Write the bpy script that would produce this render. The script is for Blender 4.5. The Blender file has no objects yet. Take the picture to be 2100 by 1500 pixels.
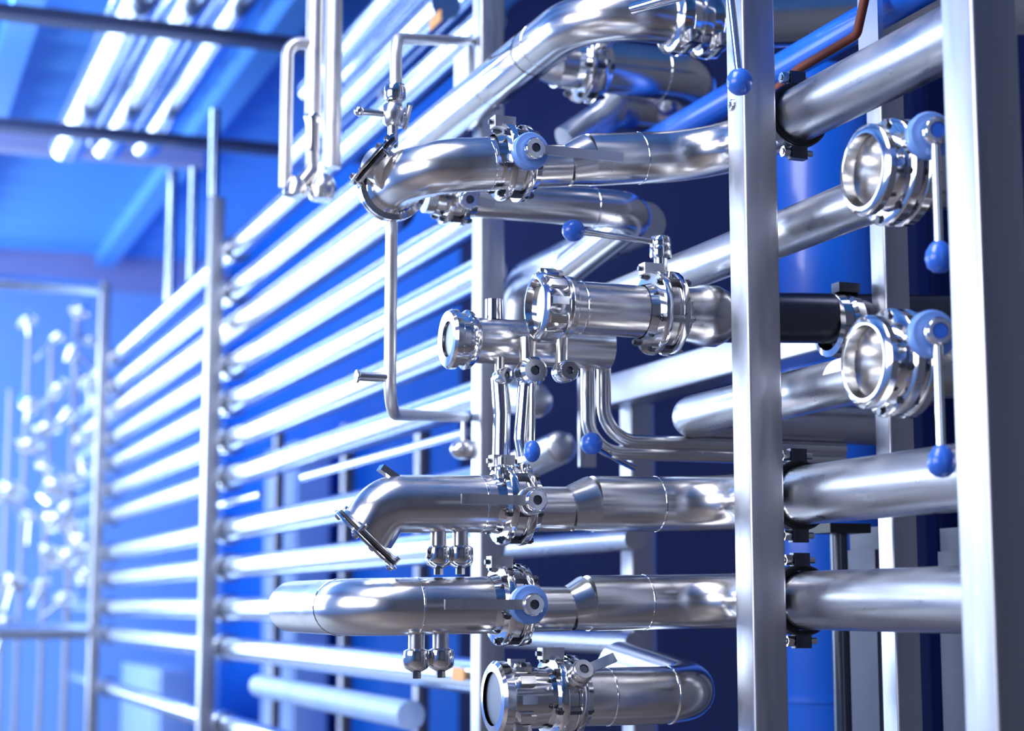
import bpy, math, random
from mathutils import Vector, Matrix

S = bpy.context.scene
COL = S.collection
random.seed(7)
PI = math.pi

# ------------------------------------------------------------------ camera
CAMZ = 1.5
F = 3600.0                                  # focal length in pixels of the 2100 wide frame
YAW = math.atan(0.377)                      # looks right of the pipe run (+Y)
PITCH = math.atan(490 / F)
cam = bpy.data.cameras.new('camera')
cam.sensor_width = 36
cam.lens = F / 2100 * 36
cam.clip_start = 0.05
cam.dof.use_dof = True
cam.dof.focus_distance = 3.3
cam.dof.aperture_fstop = 2.4
camo = bpy.data.objects.new('camera', cam)
COL.objects.link(camo)
camo.location = (0, 0, CAMZ)
camo.rotation_euler = (PI / 2 + PITCH, 0, -YAW)
S.camera = camo
ROT = camo.rotation_euler.to_matrix()

def ray(px, py):
    return ROT @ Vector(((px - 1050) / F, (750 - py) / F, -1))
def aX(px, py, X):
    d = ray(px, py); return Vector((0, 0, CAMZ)) + d * (X / d.x)
def aY(px, py, Y):
    d = ray(px, py); return Vector((0, 0, CAMZ)) + d * (Y / d.y)

# ------------------------------------------------------------------ view, world, lights
S.view_settings.view_transform = 'Standard'
S.view_settings.look = 'None'
S.view_settings.gamma = 1
S.view_settings.exposure = 0.0
w = bpy.data.worlds.new('world'); S.world = w
w.use_nodes = True
bg = w.node_tree.nodes['Background']
bg.inputs[0].default_value = (0.6, 0.75, 1.0, 1)
bg.inputs[1].default_value = 0.8

def area(name, loc, target, sx, sy, power, color):
    l = bpy.data.lights.new(name, 'AREA'); l.shape = 'RECTANGLE'
    l.size = sx; l.size_y = sy; l.energy = power; l.color = color
    o = bpy.data.objects.new(name, l); COL.objects.link(o)
    o.location = loc
    o.rotation_euler = (Vector(target) - Vector(loc)).to_track_quat('-Z', 'Y').to_euler()
    return o
WHITE = (1.0, 0.97, 0.96)
COOL = (0.70, 0.84, 1.0)
# daylight through the windows of the left wall (near and far); back-wall pair added for tube highlights
area('window_light_near', (-3.02, 2.2, 2.7), (1.5, 3.0, 1.8), 3.4, 1.9, 130, WHITE)
area('window_light_far', (-3.02, 11.0, 2.6), (1.6, 10.5, 2.0), 8.0, 3.0, 520, COOL)
area('window_light_back', (-0.9, 16.53, 3.15), (-0.6, 0.0, 2.9), 3.0, 1.7, 230, COOL)
area('window_light_low', (-0.9, 16.53, 1.0), (-0.6, 0.0, 1.0), 3.0, 0.8, 70, COOL)
# ceiling lamps over the aisle
area('ceiling_lamp_near', (0.2, 2.7, 4.6), (0.9, 3.0, 1.5), 1.3, 4.0, 200, WHITE)
area('ceiling_lamp_far', (0.2, 9.0, 4.6), (0.9, 9.0, 1.5), 0.5, 5.0, 160, COOL)

# ------------------------------------------------------------------ materials
def mat(name, color, metal=0.0, rough=0.5, vary=0.0, scale=30.0, stretch=(1, 1, 1), bump=0.0, coat=0.0, color2=None):
    m = bpy.data.materials.new(name); m.use_nodes = True
    nt = m.node_tree; b = nt.nodes['Principled BSDF']
    b.inputs['Base Color'].default_value = (*color, 1)
    b.inputs['Metallic'].default_value = metal
    b.inputs['Roughness'].default_value = rough
    if coat:
        b.inputs['Coat Weight'].default_value = coat
        b.inputs['Coat Roughness'].default_value = 0.08
    if vary or bump or color2:
        tc = nt.nodes.new('ShaderNodeTexCoord')
        mp = nt.nodes.new('ShaderNodeMapping'); mp.inputs['Scale'].default_value = stretch
        nz = nt.nodes.new('ShaderNodeTexNoise'); nz.inputs['Scale'].default_value = scale
        nz.inputs['Detail'].default_value = 5
        nt.links.new(tc.outputs['Object'], mp.inputs['Vector'])
        nt.links.new(mp.outputs['Vector'], nz.inputs['Vector'])
        if vary:
            mr = nt.nodes.new('ShaderNodeMapRange')
            mr.inputs['From Min'].default_value = 0.3; mr.inputs['From Max'].default_value = 0.7
            mr.inputs['To Min'].default_value = max(0.03, rough - vary); mr.inputs['To Max'].default_value = rough + vary
            nt.links.new(nz.outputs['Fac'], mr.inputs['Value'])
            nt.links.new(mr.outputs['Result'], b.inputs['Roughness'])
        if bump:
            bp = nt.nodes.new('ShaderNodeBump'); bp.inputs['Strength'].default_value = bump
            bp.inputs['Distance'].default_value = 0.001
            nt.links.new(nz.outputs['Fac'], bp.inputs['Height'])
            nt.links.new(bp.outputs['Normal'], b.inputs['Normal'])
        if color2:
            mx = nt.nodes.new('ShaderNodeMixRGB')
            mx.inputs[1].default_value = (*color, 1); mx.inputs[2].default_value = (*color2, 1)
            nt.links.new(nz.outputs['Fac'], mx.inputs[0]); nt.links.new(mx.outputs[0], b.inputs['Base Color'])
    return m
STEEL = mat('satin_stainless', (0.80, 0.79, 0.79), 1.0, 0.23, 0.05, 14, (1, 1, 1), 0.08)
DULL = mat('dull_stainless_pipe', (0.74, 0.75, 0.78), 1.0, 0.34, 0.10, 10, (2, 1, 2), 0.12, color2=(0.62, 0.64, 0.7))
CHROME = mat('polished_steel', (0.86, 0.86, 0.87), 1.0, 0.11)
FRAME = mat('brushed_frame_steel', (0.60, 0.615, 0.68), 1.0, 0.38, 0.07, 22, (3, 3, .25), 0.10)
TUBE = mat('blue_lit_tube_steel', (0.66, 0.77, 0.93), 1.0, 0.2, 0.04, 8)  # blue light of the hall put into the steel's base colour
DARK = mat('dark_steel', (0.13, 0.14, 0.17), 1.0, 0.3)
PALE = mat('matte_tube_steel', (0.86, 0.86, 0.88), 1.0, 0.42, 0.06, 12)
PALEP = mat('pale_blue_lagging', (0.25, 0.45, 0.92), 0, 0.5, color2=(0.5, 0.65, 0.95), scale=6)
SCUFF = mat('scuffed_cabinet_paint', (0.07, 0.085, 0.15), 0.1, 0.5, 0.1, 6, color2=(0.16, 0.17, 0.25))
LAVENDER = mat('grey_lavender_paint', (0.30, 0.34, 0.62), 0, 0.6, color2=(0.38, 0.42, 0.68), scale=2)
BLACK = mat('black_rubber', (0.012, 0.012, 0.016), 0, 0.45)
BLUE = mat('blue_plastic', (0.03, 0.15, 0.72), 0, 0.28, coat=0.3)
PALEBLUE = mat('pale_blue_plastic', (0.16, 0.33, 0.85), 0, 0.33, coat=0.3)
PAINT = mat('blue_paint', (0.008, 0.15, 0.85), 0, 0.35, coat=0.3)
NAVY = mat('navy_panel', (0.0015, 0.007, 0.065), 0, 0.75)  # navy of the cabinet column; on the right wall it stands for shade
BROWN = mat('brown_cable', (0.16, 0.035, 0.02), 0, 0.5)
ORANGE = mat('orange_tag', (0.85, 0.42, 0.12), 0, 0.6)
WHITEP = mat('pale_label', (0.8, 0.8, 0.84), 0, 0.5)
GREYPANEL = mat('grey_panel', (0.30, 0.33, 0.45), 0.2, 0.5, 0.1, 6, color2=(0.5, 0.52, 0.62))
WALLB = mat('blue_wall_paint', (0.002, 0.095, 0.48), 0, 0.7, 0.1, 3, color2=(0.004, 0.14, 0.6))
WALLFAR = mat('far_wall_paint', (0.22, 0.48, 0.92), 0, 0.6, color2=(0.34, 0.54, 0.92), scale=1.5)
CEIL = mat('ceiling_panel_paint', (0.12, 0.38, 0.88), 0, 0.45)
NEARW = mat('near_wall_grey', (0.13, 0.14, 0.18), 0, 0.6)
BEAMM = mat('beam_paint', (0.06, 0.09, 0.22), 0, 0.5)
FLOOR = mat('floor_concrete', (0.16, 0.135, 0.125), 0, 0.4, 0.1, 3, color2=(0.2, 0.17, 0.16))

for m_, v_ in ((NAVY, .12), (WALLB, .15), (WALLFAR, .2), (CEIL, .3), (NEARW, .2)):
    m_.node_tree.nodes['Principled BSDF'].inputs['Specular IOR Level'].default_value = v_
    
# ------------------------------------------------------------------ mesh helpers
def frame_for(d):
    d = d.normalized()
    u = Vector((0, 0, 1)) if abs(d.z) < 0.9 else Vector((1, 0, 0))
    a = d.cross(u).normalized(); return a, d.cross(a).normalized()

def fillet(pts, rad, n=9):
    pts = [Vector(p) for p in pts]
    out = [pts[0]]
    for i in range(1, len(pts) - 1):
        a, b, c = pts[i - 1], pts[i], pts[i + 1]
        r = rad[i - 1] if isinstance(rad, (list, tuple)) else rad
        d1 = (a - b).normalized(); d2 = (c - b).normalized()
        ang = d1.angle(d2)
        if r <= 0 or ang > PI - 0.01:
            out.append(b); continue
        t = min(r / math.tan(ang / 2), (a - b).length * .499, (c - b).length * .499)
        rr = t * math.tan(ang / 2)
        ctr = b + (d1 + d2).normalized() * (rr / math.sin(ang / 2))
        p0 = b + d1 * t; p1 = b + d2 * t
        v0 = p0 - ctr; v1 = p1 - ctr
        th = v0.angle(v1); ax = v0.cross(v1).normalized()
        for k in range(n + 1):
            out.append(ctr + Matrix.Rotation(th * k / n, 3, ax) @ v0)
    out.append(pts[-1])
    return out

class MB:
    def __init__(s): s.v = []; s.f = []
    def add(s, vs, fs):
        o = len(s.v); s.v += [Vector(v) for v in vs]; s.f += [tuple(i + o for i in f) for f in fs]
        return s
    def tube(s, path, r, seg=20, caps=True):
        path = [Vector(p) for p in path]; n = len(path)
        rs = r if isinstance(r, (list, tuple)) else [r] * n
        tans = []
        for i in range(n):
            a = path[max(i - 1, 0)]; b = path[min(i + 1, n - 1)]
            tans.append((b - a).normalized())
        u, _ = frame_for(tans[0]); vs = []
        for i in range(n):
            if i: u = tans[i - 1].rotation_difference(tans[i]) @ u
            u = (u - tans[i] * u.dot(tans[i])).normalized()
            w_ = tans[i].cross(u)
            for k in range(seg):
                t = 2 * PI * k / seg
                vs.append(path[i] + (u * math.cos(t) + w_ * math.sin(t)) * rs[i])
        fs = [(i * seg + k, i * seg + (k + 1) % seg, (i + 1) * seg + (k + 1) % seg, (i + 1) * seg + k) for i in range(n - 1) for k in range(seg)]
        if caps:
            fs.append(tuple(reversed(range(seg)))); fs.append(tuple((n - 1) * seg + k for k in range(seg)))
        return s.add(vs, fs)
    def lathe(s, prof, c, axis, seg=28, closed=False):
        # prof: (radius, distance along the axis)
        axis = Vector(axis).normalized(); a, b = frame_for(axis); c = Vector(c); vs = []; n = len(prof)
        for r, t in prof:
            for k in range(seg):
                th = 2 * PI * k / seg
                vs.append(c + axis * t + (a * math.cos(th) + b * math.sin(th)) * max(r, 1e-5))
        m = n if closed else n - 1
        fs = [(i * seg + k, i * seg + (k + 1) % seg, ((i + 1) % n) * seg + (k + 1) % seg, ((i + 1) % n) * seg + k) for i in range(m) for k in range(seg)]
        return s.add(vs, fs)
    def disc(s, c, axis, r, h, ch=0.0015, seg=28):
        return s.lathe([(0, -h / 2), (r - ch, -h / 2), (r, -h / 2 + ch), (r, h / 2 - ch), (r - ch, h / 2), (0, h / 2)], c, axis, seg)
    def ring(s, c, axis, ri, ro, h, ch=0.0015, seg=28):
        return s.lathe([(ri, -h / 2), (ro - ch, -h / 2), (ro, -h / 2 + ch), (ro, h / 2 - ch), (ro - ch, h / 2), (ri, h / 2)], c, axis, seg, True)
    def ball(s, c, r, axis=(0, 0, 1), k=1.0, seg=20, n=12):
        return s.lathe([(r * math.sin(PI * i / n), -r * k * math.cos(PI * i / n)) for i in range(n + 1)], c, axis, seg)
    def box(s, c, x, y, z, ax=None, bev=0.0):
        c = Vector(c); A = ax or (Vector((1, 0, 0)), Vector((0, 1, 0)), Vector((0, 0, 1)))
        hx, hy, hz = x / 2, y / 2, z / 2
        if bev <= 0:
            vs = [c + A[0] * sx * hx + A[1] * sy * hy + A[2] * sz * hz for sx in (-1, 1) for sy in (-1, 1) for sz in (-1, 1)]
            return s.add(vs, [(0, 1, 3, 2), (4, 6, 7, 5), (0, 4, 5, 1), (2, 3, 7, 6), (0, 2, 6, 4), (1, 5, 7, 3)])
        # bevelled along the long axis (third): rounded profile prism
        return s.prism([(sx * (hx - bev) + bev * math.cos(t), sy * (hy - bev) + bev * math.sin(t)) for (sx, sy, q) in ((1, 1, 0), (-1, 1, 1), (-1, -1, 2), (1, -1, 3)) for t in [(q + j / 4) * PI / 2 for j in range(5)]],
                       c - A[2] * hz, A[0], A[1], A[2] * z)
    def prism(s, prof, o, ux, uy, ext):
        n = len(prof); o = Vector(o)
        vs = [o + ux * p[0] + uy * p[1] for p in prof] + [o + ux * p[0] + uy * p[1] + ext for p in prof]
        fs = [(i, (i + 1) % n, n + (i + 1) % n, n + i) for i in range(n)] + [tuple(reversed(range(n))), tuple(range(n, 2 * n))]
        return s.add(vs, fs)
    def hexa(s, c, axis, r, h):
        axis = Vector(axis).normalized(); a, b = frame_for(axis)
        return s.prism([(r * math.cos(PI / 3 * k), r * math.sin(PI / 3 * k)) for k in range(6)], Vector(c) - axis * h / 2, a, b, axis * h)
    def build(s, name, m, parent=None):
        me = bpy.data.meshes.new(name)
        root = parent
        while root is not None and root.parent is not None: root = root.parent
        if root is not None: org = root.location.copy()
        else:
            lo = [min(v[i] for v in s.v) for i in range(3)]; hi = [max(v[i] for v in s.v) for i in range(3)]
            org = Vector(((lo[0] + hi[0]) / 2, (lo[1] + hi[1]) / 2, lo[2]))
        me.from_pydata([tuple(v - org) for v in s.v], [], s.f)
        import bmesh
        bm = bmesh.new(); bm.from_mesh(me)
        bmesh.ops.remove_doubles(bm, verts=bm.verts, dist=2e-5)
        bmesh.ops.recalc_face_normals(bm, faces=bm.faces)
        for f in bm.faces: f.smooth = True
        bm.to_mesh(me); bm.free()
        me.set_sharp_from_angle(angle=math.radians(38))
        me.materials.append(m)
        o = bpy.data.objects.new(name, me); COL.objects.link(o)
        if root is None: o.location = org
        else: o.parent = parent
        return o

def thing(name, loc, label, cat, group=None):
    o = bpy.data.objects.new(name, None); COL.objects.link(o)
    o.location = loc; o.empty_display_size = 0.05
    return tag(o, label, cat, group)
def tag(o, label, cat, group=None):
    o['label'] = label; o['category'] = cat
    if group: o['group'] = group
    return o
def struct(o):
    o['kind'] = 'structure'; return o
V = Vector
ex, ey, ez = V((1, 0, 0)), V((0, 1, 0)), V((0, 0, 1))

# ------------------------------------------------------------------ setting
XL, XR, YN, YF, ZC = -3.0, 3.3, -3.0, 16.5, 4.75
struct(MB().box((0.15, 6.75, -0.05), 6.5, 19.7, 0.1).build('floor', FLOOR))
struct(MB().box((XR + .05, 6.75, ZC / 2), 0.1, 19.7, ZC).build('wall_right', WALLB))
struct(MB().box((XR - .02, 6.85, ZC / 2), 0.04, 5.3, ZC).build('trim_9', NAVY))  # dim light on the blue wall, put in as a darker sheet
struct(MB().box((XR - .02, .6, ZC / 2), 0.04, 7.2, ZC).build('trim_8', NEARW))  # unseen grey sheet added so the posts reflect grey instead of blue
mb = MB()
for x0, x1, z0, z1 in ((XL, -2.4, 0, ZC), (.6, XR + .1, 0, ZC), (-2.4, .6, 0, .6), (-2.4, .6, 1.4, 2.3), (-2.4, .6, 4.0, ZC)):  # openings between the strips are made for the added tube highlight lights
    mb.box(((x0 + x1) / 2, YF + .05, (z0 + z1) / 2), x1 - x0, 0.1, z1 - z0)
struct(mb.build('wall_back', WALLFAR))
def window(n_, c, along, w_, h_, cols):
    mb = MB(); c = V(c); nrm = along.cross(V((0, 0, 1)))
    A = (along, nrm, V((0, 0, 1)))
    for k in range(cols + 1):
        mb.box(c + along * (-w_ / 2 + w_ * k / cols), .06, .08, h_, A)
    for sg in (-1, 1):
        mb.box(c + V((0, 0, sg * h_ / 2)), w_ + .06, .085, .06, A)
    struct(mb.build('window_%d' % n_, FRAME))
V = Vector
window(1, (XL - .04, 2.2, 2.7), V((0, 1, 0)), 3.6, 2.0, 3)
window(2, (XL - .04, 11.0, 2.6), V((0, 1, 0)), 8.2, 3.2, 6)
window(3, (-.9, YF + .04, 3.15), V((1, 0, 0)), 3.0, 1.7, 3)  # added frame around the upper tube highlight light, out of view
window(4, (-.9, YF + .04, 1.0), V((1, 0, 0)), 3.0, .8, 3)  # added frame around the low tube highlight light, out of view
# corrugated ceiling panel
prof = []
n = 70
for i in range(n):
    y = YN + (YF - YN) * i / (n - 1)
    prof.append((y, (0.055 if i % 2 else -0.055)))
prof += [(YF, 0.1), (YN, 0.1)]
struct(MB().prism(prof, V((XL, 0, ZC)), ey, ez, ex * (XR - XL)).build('ceiling', CEIL))
# left wall with two window openings
mb = MB()
for y0, y1, z0, z1 in ((YN, 0.4, 0, ZC), (0.4, 4.0, 0, 1.7), (0.4, 4.0, 3.7, ZC), (4.0, 6.9, 0, ZC), (6.9, 15.1, 0, 1.0), (6.9, 15.1, 4.2, ZC), (15.1, YF, 0, ZC)):
    mb.box((XL - .05, (y0 + y1) / 2, (z0 + z1) / 2), 0.1, y1 - y0, z1 - z0)
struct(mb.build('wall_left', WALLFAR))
struct(MB().box((0.15, YN - .05, ZC / 2), 6.5, 0.1, ZC).build('wall_near', NEARW))

# ------------------------------------------------------------------ frame posts
PW = 0.068
def post(x, y, z0, z1, label, grp='square steel posts of the pipe rack', w_=PW, plate=None, m=FRAME):
    o = thing('steel_post', (x + w_ / 2, y + w_ / 2, z0), label, 'post', grp)
    MB().box((x + w_ / 2, y + w_ / 2, (z0 + z1) / 2), w_, w_, z1 - z0, bev=0.006).build('square_tube', m, o)
    MB().box((x + w_ / 2, y + w_ / 2, z0 + .006), .16, .16, .012).build('base_plate', m, o)
    return o
X0 = 1.5
p0 = aX(1952, 750, X0).y - .08; p1 = aX(1499, 750, X0).y - PW; p2 = aX(966, 900, X0).y - PW; p3 = aX(415, 900, X0).y - PW; p4 = aX(194, 900, X0).y - PW
P0 = post(X0, p0, 0, 3.4, 'wide square steel post at the right edge, nearest the viewer', w_=.08)
P1 = post(X0, p1, 0, 3.4, 'square steel post behind the upper blue ball lever, with pipe clamps on its right')
P2 = post(X0, p2, 0, 3.6, 'square steel post behind the row of branch valves in the middle')
P3 = post(X0, p3, 0, aX(440, 395, X0).z, 'blurred square post between the two bays of long tubes')
P4 = post(X0, p4, 0, aX(205, 580, X0).z, 'farthest blurred square post at the left end of the long tubes')
# small hole plug on P1, mounting plate on P2
c = aX(1503, 215, X0)
MB().ring(c + V((-.001, 0.004, 0)), ex, .006, .011, .006).build('hole_ring', CHROME, P1)
c = aX(958, 180, X0 - .004)
a = aX(944, 110, X0 - .006); b = aX(944, 268, X0 - .006)
MB().box((X0 - .006, a.y - .02, (a.z + b.z) / 2), .01, .12, a.z - b.z).build('mounting_plate', FRAME, P2)
# rear row
r1 = aX(1787, 900, 1.95).y - .07
post(1.95, r1, 0, 3.4, 'rear steel post seen between the two right posts, in front of dark panels', 'rear posts of the pipe rack', w_=.058)
r2 = aX(1272, 1100, 2.0).y - .075
post(2.0, r2, 0, aX(1290, 828, 2.0).z, 'rear steel post carrying the slanting grey beam, behind the lower branch pipes', 'rear posts of the pipe rack', w_=.075)
for px, lab in ((565, 'slim rear post behind the long tubes, leftmost of three'), (705, 'slim rear post behind the long tubes, middle of three'), (858, 'slim rear post behind the long tubes, beside the thin tube foot')):
    rr = aX(px, 930, 2.4).y
    post(2.4, rr, 0, aX(px, 870, 2.4).z, lab, 'rear posts of the pipe rack', w_=.06)
# cross beam along the run
a = aX(1262, 795, 1.93); b = aX(1500, 728, 1.93)
bm_ = thing('steel_beam', a, 'grey square beam on top of the rear post, behind the middle valve', 'beam')
h = .082
y0, y1 = r2 + .09, b.y - .5
zt = a.z
MB().box((1.98, (y0 + y1) / 2, zt), .08, h, 0, (ex, ez, ey)) if False else None
MB().box((1.98, (y0 + y1) / 2, zt), .09, .085, y0 - y1, (ex, ez, ey), bev=.006).build('square_tube', FRAME, bm_)

# ------------------------------------------------------------------ pipe builder
def pipe(name, path, r, label, cat='pipe', rad=.12, m=STEEL, group=None, seams=(), seg=28, part='pipe_wall'):
    pts = fillet(path, rad)
    o = thing(name, V(path[0]), label, cat, group)
    MB().tube(pts, r, seg).build(part, m, o)
    for c, ax in seams:
        MB().ring(c, ax, r - .002, r + .0012, .004, .0008).build('weld_seam', CHROME, o)
    return o
def ferrule(parent, c, ax, r, name='ferrule', m=CHROME, w_=.028):
    MB().lathe([(r, -w_), (r + .006, -w_ * .55), (r + .017, -w_ * .45), (r + .017, -.002), (r + .013, 0), (r + .017, .002), (r + .017, w_ * .45), (r + .006, w_ * .55), (r, w_)], c, ax).build(name, m, parent)
def reducer(parent, c, ax, r0, r1, L, m=STEEL):
    MB().lathe([(r0, 0), (r0 * .9 + r1 * .1, L * .25), (r0 * .1 + r1 * .9, L * .75), (r1, L)], c, ax).build('reducer', m, parent)

# ------------------------------------------------------------------ valves
def lever_valve(p, ax, r, hub_dir, hub_len, h_dir, h_len, label, knob=None, hub_r=.036, blue=PALEBLUE, group='steel butterfly valves on the branch pipes', capm=CHROME, big=1.0, flat=True, off=None):
    """ flanged butterfly valve: two flanges, body disc, bolts, clamp band, stem, hub, lever """
    p = V(p); ax = V(ax).normalized(); hd = V(hub_dir).normalized(); h_dir = V(h_dir).normalized()
    o = thing('butterfly_valve', p, label, 'valve', group)
    R = r * 1.42 * big
    for s in (-1, 1):
        MB().lathe([(r, s * .045), (r + .004, s * .028), (R, s * .026), (R + .002, s * .023), (R + .002, s * .012), (R - .002, s * .010), (r, s * .010)], p, ax).build('flange', CHROME, o)
    MB().ring(p, ax, r * .9, R - .008, .0195).build('valve_body', STEEL, o)
    a, b = frame_for(ax)
    for k in range(6):
        t = PI / 3 * k + .3
        q = p + (a * math.cos(t) + b * math.sin(t)) * (R - .006)
        mbb = MB().hexa(q, ax, .0078, .066); mbb.tube([q - ax * .037, q + ax * .037], .0048, 10)
        mbb.build('bolt', DARK, o)
    # square clamp lug on the crown
    lug = p + ez * (R + .004) - ax * .02
    MB().box(lug, .045, .03, .022, bev=.003).build('clamp_lug', FRAME, o)
    MB().tube([lug + V((-.03, 0, .0)), lug + V((.03, 0, 0))], .005, 10).build('clamp_screw', DARK, o)
    # stem and hub
    s0 = p + hd * (R - .012)
    s1 = p + hd * (R + hub_len)
    MB().lathe([(.021, 0), (.021, .01), (.014, .014), (.014, (s1 - s0).length)], s0, hd).build('stem_collar', CHROME, o)
    hub = MB().lathe([(.012, -.004), (hub_r * .93, -.004), (hub_r, 0), (hub_r, .016), (hub_r * .93, .020), (.012, .020)], s1, hd, closed=True).build('hub_disc', blue, o)
    cap = MB().lathe([(0, .018), (.02, .018), (.021, .02), (.021, .036), (.018, .040), (.009, .040), (.009, .03), (0, .03)], s1, hd).build('hub_cap', capm, o)
    MB().disc(s1 + hd * .0345, hd, .0085, .008).build('socket', DARK, cap)
    h0 = s1 + hd * .028 + h_dir * .018
    h1 = h0 + h_dir * h_len
    if flat:
        side = hd.cross(h_dir).normalized()
        lev = MB().prism([(-.009, -.003), (.009, -.003), (.009, .003), (-.009, .003)], h0, side, hd, h1 - h0).build('lever', FRAME, o)
    else:
        lev = MB().tube([h0, h1], .0068, 12).build('lever', CHROME, o)
    if knob:
        MB().ball(h1 + h_dir * knob * .8, knob, h_dir, 1.05).build('knob', BLUE, lev)
    return o

def clamp(c, ax, r, label, group='black lined pipe clamps on the post'):
    """ two-part pipe clamp with lugs above and below """
    o = thing('pipe_clamp', c, label, 'clamp', group)
    MB().ring(c, ax, r + .0005, r + .008, .03).build('rubber_lining', BLACK, o)
    MB().ring(c, ax, r + .007, r + .011, .022).build('clamp_band', DARK, o)
    for s in (1, -1):
        q = c + ez * s * (r + .019)
        MB().box(q, .034, .02, .026, bev=.003).build('lug', DARK, o)
        mb = MB().tube([q - ex * .034, q + ex * .03], .006, 12)
        mb.hexa(q - ex * .026, ex, .011, .012)
        mb.build('bolt', CHROME, o)
    return o

YB = 3.12        # plane of the front branch pipes
XP = 1.632       # centre plane of the pipes behind the posts
def proj(q):
    v = ROT.transposed() @ (V(q) - V((0, 0, CAMZ)))
    return (1050 + F * v.x / -v.z, 750 - F * v.y / -v.z)
def lerpY(path, px):   # point on the straight branch between corner and left end at pixel column px
    a, b = path[1], path[2]
    return min((a.lerp(b, i / 400) for i in range(401)), key=lambda q: abs(proj(q)[0] - px))
def branch(path, r, label, rad, pxs, seam_px):
    """ pipe along the rack, bend, reducer, neck, valve seat, left run with elbow """
    pv, pn, pr = pxs                         # valve, neck end, reducer end (pixel columns)
    o = thing('steel_pipe', path[0], label, 'pipe', 'branch pipes of the front row')
    qv, qn, qr = (lerpY(path, p) for p in (pv, pn, pr))
    dirx = (path[1] - path[2]).normalized(); rn = r * .8; low = -ez * (r - rn) * .9
    mid = path[0].lerp(path[1], (2.80 - path[0].y) / (path[1].y - path[0].y))
    MB().tube([path[0], mid], r, 32).build('pipe_wall', DULL, o)
    MB().tube(fillet([mid, path[1], qr], rad[0]), r, 32).build('bend', STEEL, o)
    MB().tube([qr, qr.lerp(qn + low, .15), qr.lerp(qn + low, .85), qn + low], [r, r * .985, rn * 1.015, rn], 32, False).build('reducer', STEEL, o)
    MB().tube([qn + low, qv + low], rn, 28).build('neck', STEEL, o)
    MB().tube(fillet([qv] + path[2:], rad[1]), r, 32).build('left_run', STEEL, o)
    for p in seam_px:
        MB().ring(lerpY(path, p), dirx, r - .002, r + .0012, .004, .0008).build('weld_seam', CHROME, o)
    return o
def cover_disc(c, n2, r, label, stub_to):
    """ round blind cover: n2 = its normal in the plane square to the sight line (right, up) """
    rt = ROT @ V((1, 0, 0)); up = ROT @ V((0, 1, 0)); vw = ROT @ V((0, 0, 1))
    n = (rt * n2[0] + up * n2[1] + vw * .10).normalized()
    o = thing('flange_cover', c, label, 'flange', 'round covers on the branch elbows')
    MB().disc(c, n, r, .006, .001, 36).build('cover_plate', CHROME, o)
    MB().disc(c - n * .006, n, r * .93, .006, .002, 36).build('gasket', BLACK, o)
    MB().disc(c - n * .012, n, r * .9, .006, .001, 36).build('back_ring', STEEL, o)
    MB().tube([c - n * .012, V(stub_to)], .036, 24).build('neck', STEEL, o)
    a, b = frame_for(n)
    for k in range(4):
        t = PI / 2 * k + .2
        q = c + (a * math.cos(t) + b * math.sin(t)) * (r - .009)
        mb = MB().hexa(q + n * .006, n, .007, .006); mb.tube([q + n * .010, q - n * .02], .0045, 10)
        mb.build('bolt', CHROME, o)
    return o
# ---- R1 + branch A: top clamped pipe that bends into the upper branch
zA = aX(1640, 235, XP).z
la = aY(860, 342, YB)
endA = V((la.x, YB + .20, la.z))
pathA = [V((XP, 2.235, zA)), V((XP, YB, zA)), la, endA]
pipeA = branch(pathA, .052, 'upper wide steel pipe from the right posts to the highest left elbow', [.14, .10], (1052, 1160, 1205), (1000, 1310))
cover_disc(aY(763, 326, YB + .12), (-.756, .655), .066, 'round bolted cover seen edge-on at the left elbow of the upper branch pipe', aY(800, 355, YB + .08))
ferrule(pipeA, endA - ey * .02, ey, .052)
MB().disc(endA, ey, .05, .004).build('end_disc', DARK, pipeA)
clamp(aX(1634, 238, XP), ey, .052, 'black clamp on the post holding the top slanting pipe')
# ---- R5 + branch D
zD = aX(1640, 1017, XP).z
ld = aY(788, 1034, YB); endD = aY(752, 1094, YB + .02)
pathD = [V((XP, 2.235, zD)), V((XP, YB, zD)), ld, endD]
pipeD = branch(pathD, .054, 'steel pipe behind the lower right blue ball, ending in the down-turned left elbow', [.14, .10], (1050, 1165, 1215), (1345, 985))
cover_disc(aY(750, 1108, YB + .02), (-.70, -.715), .078, 'round bolted cover seen edge-on under the elbow of the second branch from below', endD + V((.01, 0, .01)))
q = aY(806, 978, YB); MB().box(q, .06, .03, .012, (V((.83, 0, -.55)), ey, V((.55, 0, .83)))).build('top_lug', CHROME, pipeD)
clamp(aX(1636, 1017, XP), ey, .054, 'black clamp on the post holding the pipe below the lower right lever')
# ---- R6 + branch E
zE = aX(1640, 1232, XP).z
le = aY(735, 1246, YB); endE = V((le.x, 3.62, le.z))
pathE = [V((XP, 2.235, zE)), V((XP, YB, zE)), le, endE]
pipeE = branch(pathE, .053, 'lowest clamped steel pipe, bending to the long plain elbow that points left', [.14, .12], (1045, 1165, 1205), (1320, 855))
MB().ring(V((le.x, YB + .125, le.z)), ey, .051, .0545, .004, .0008).build('weld_seam', CHROME, pipeE)
clamp(aX(1642, 1232, XP), ey, .054, 'black clamp on the post holding the lowest right pipe')

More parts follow.
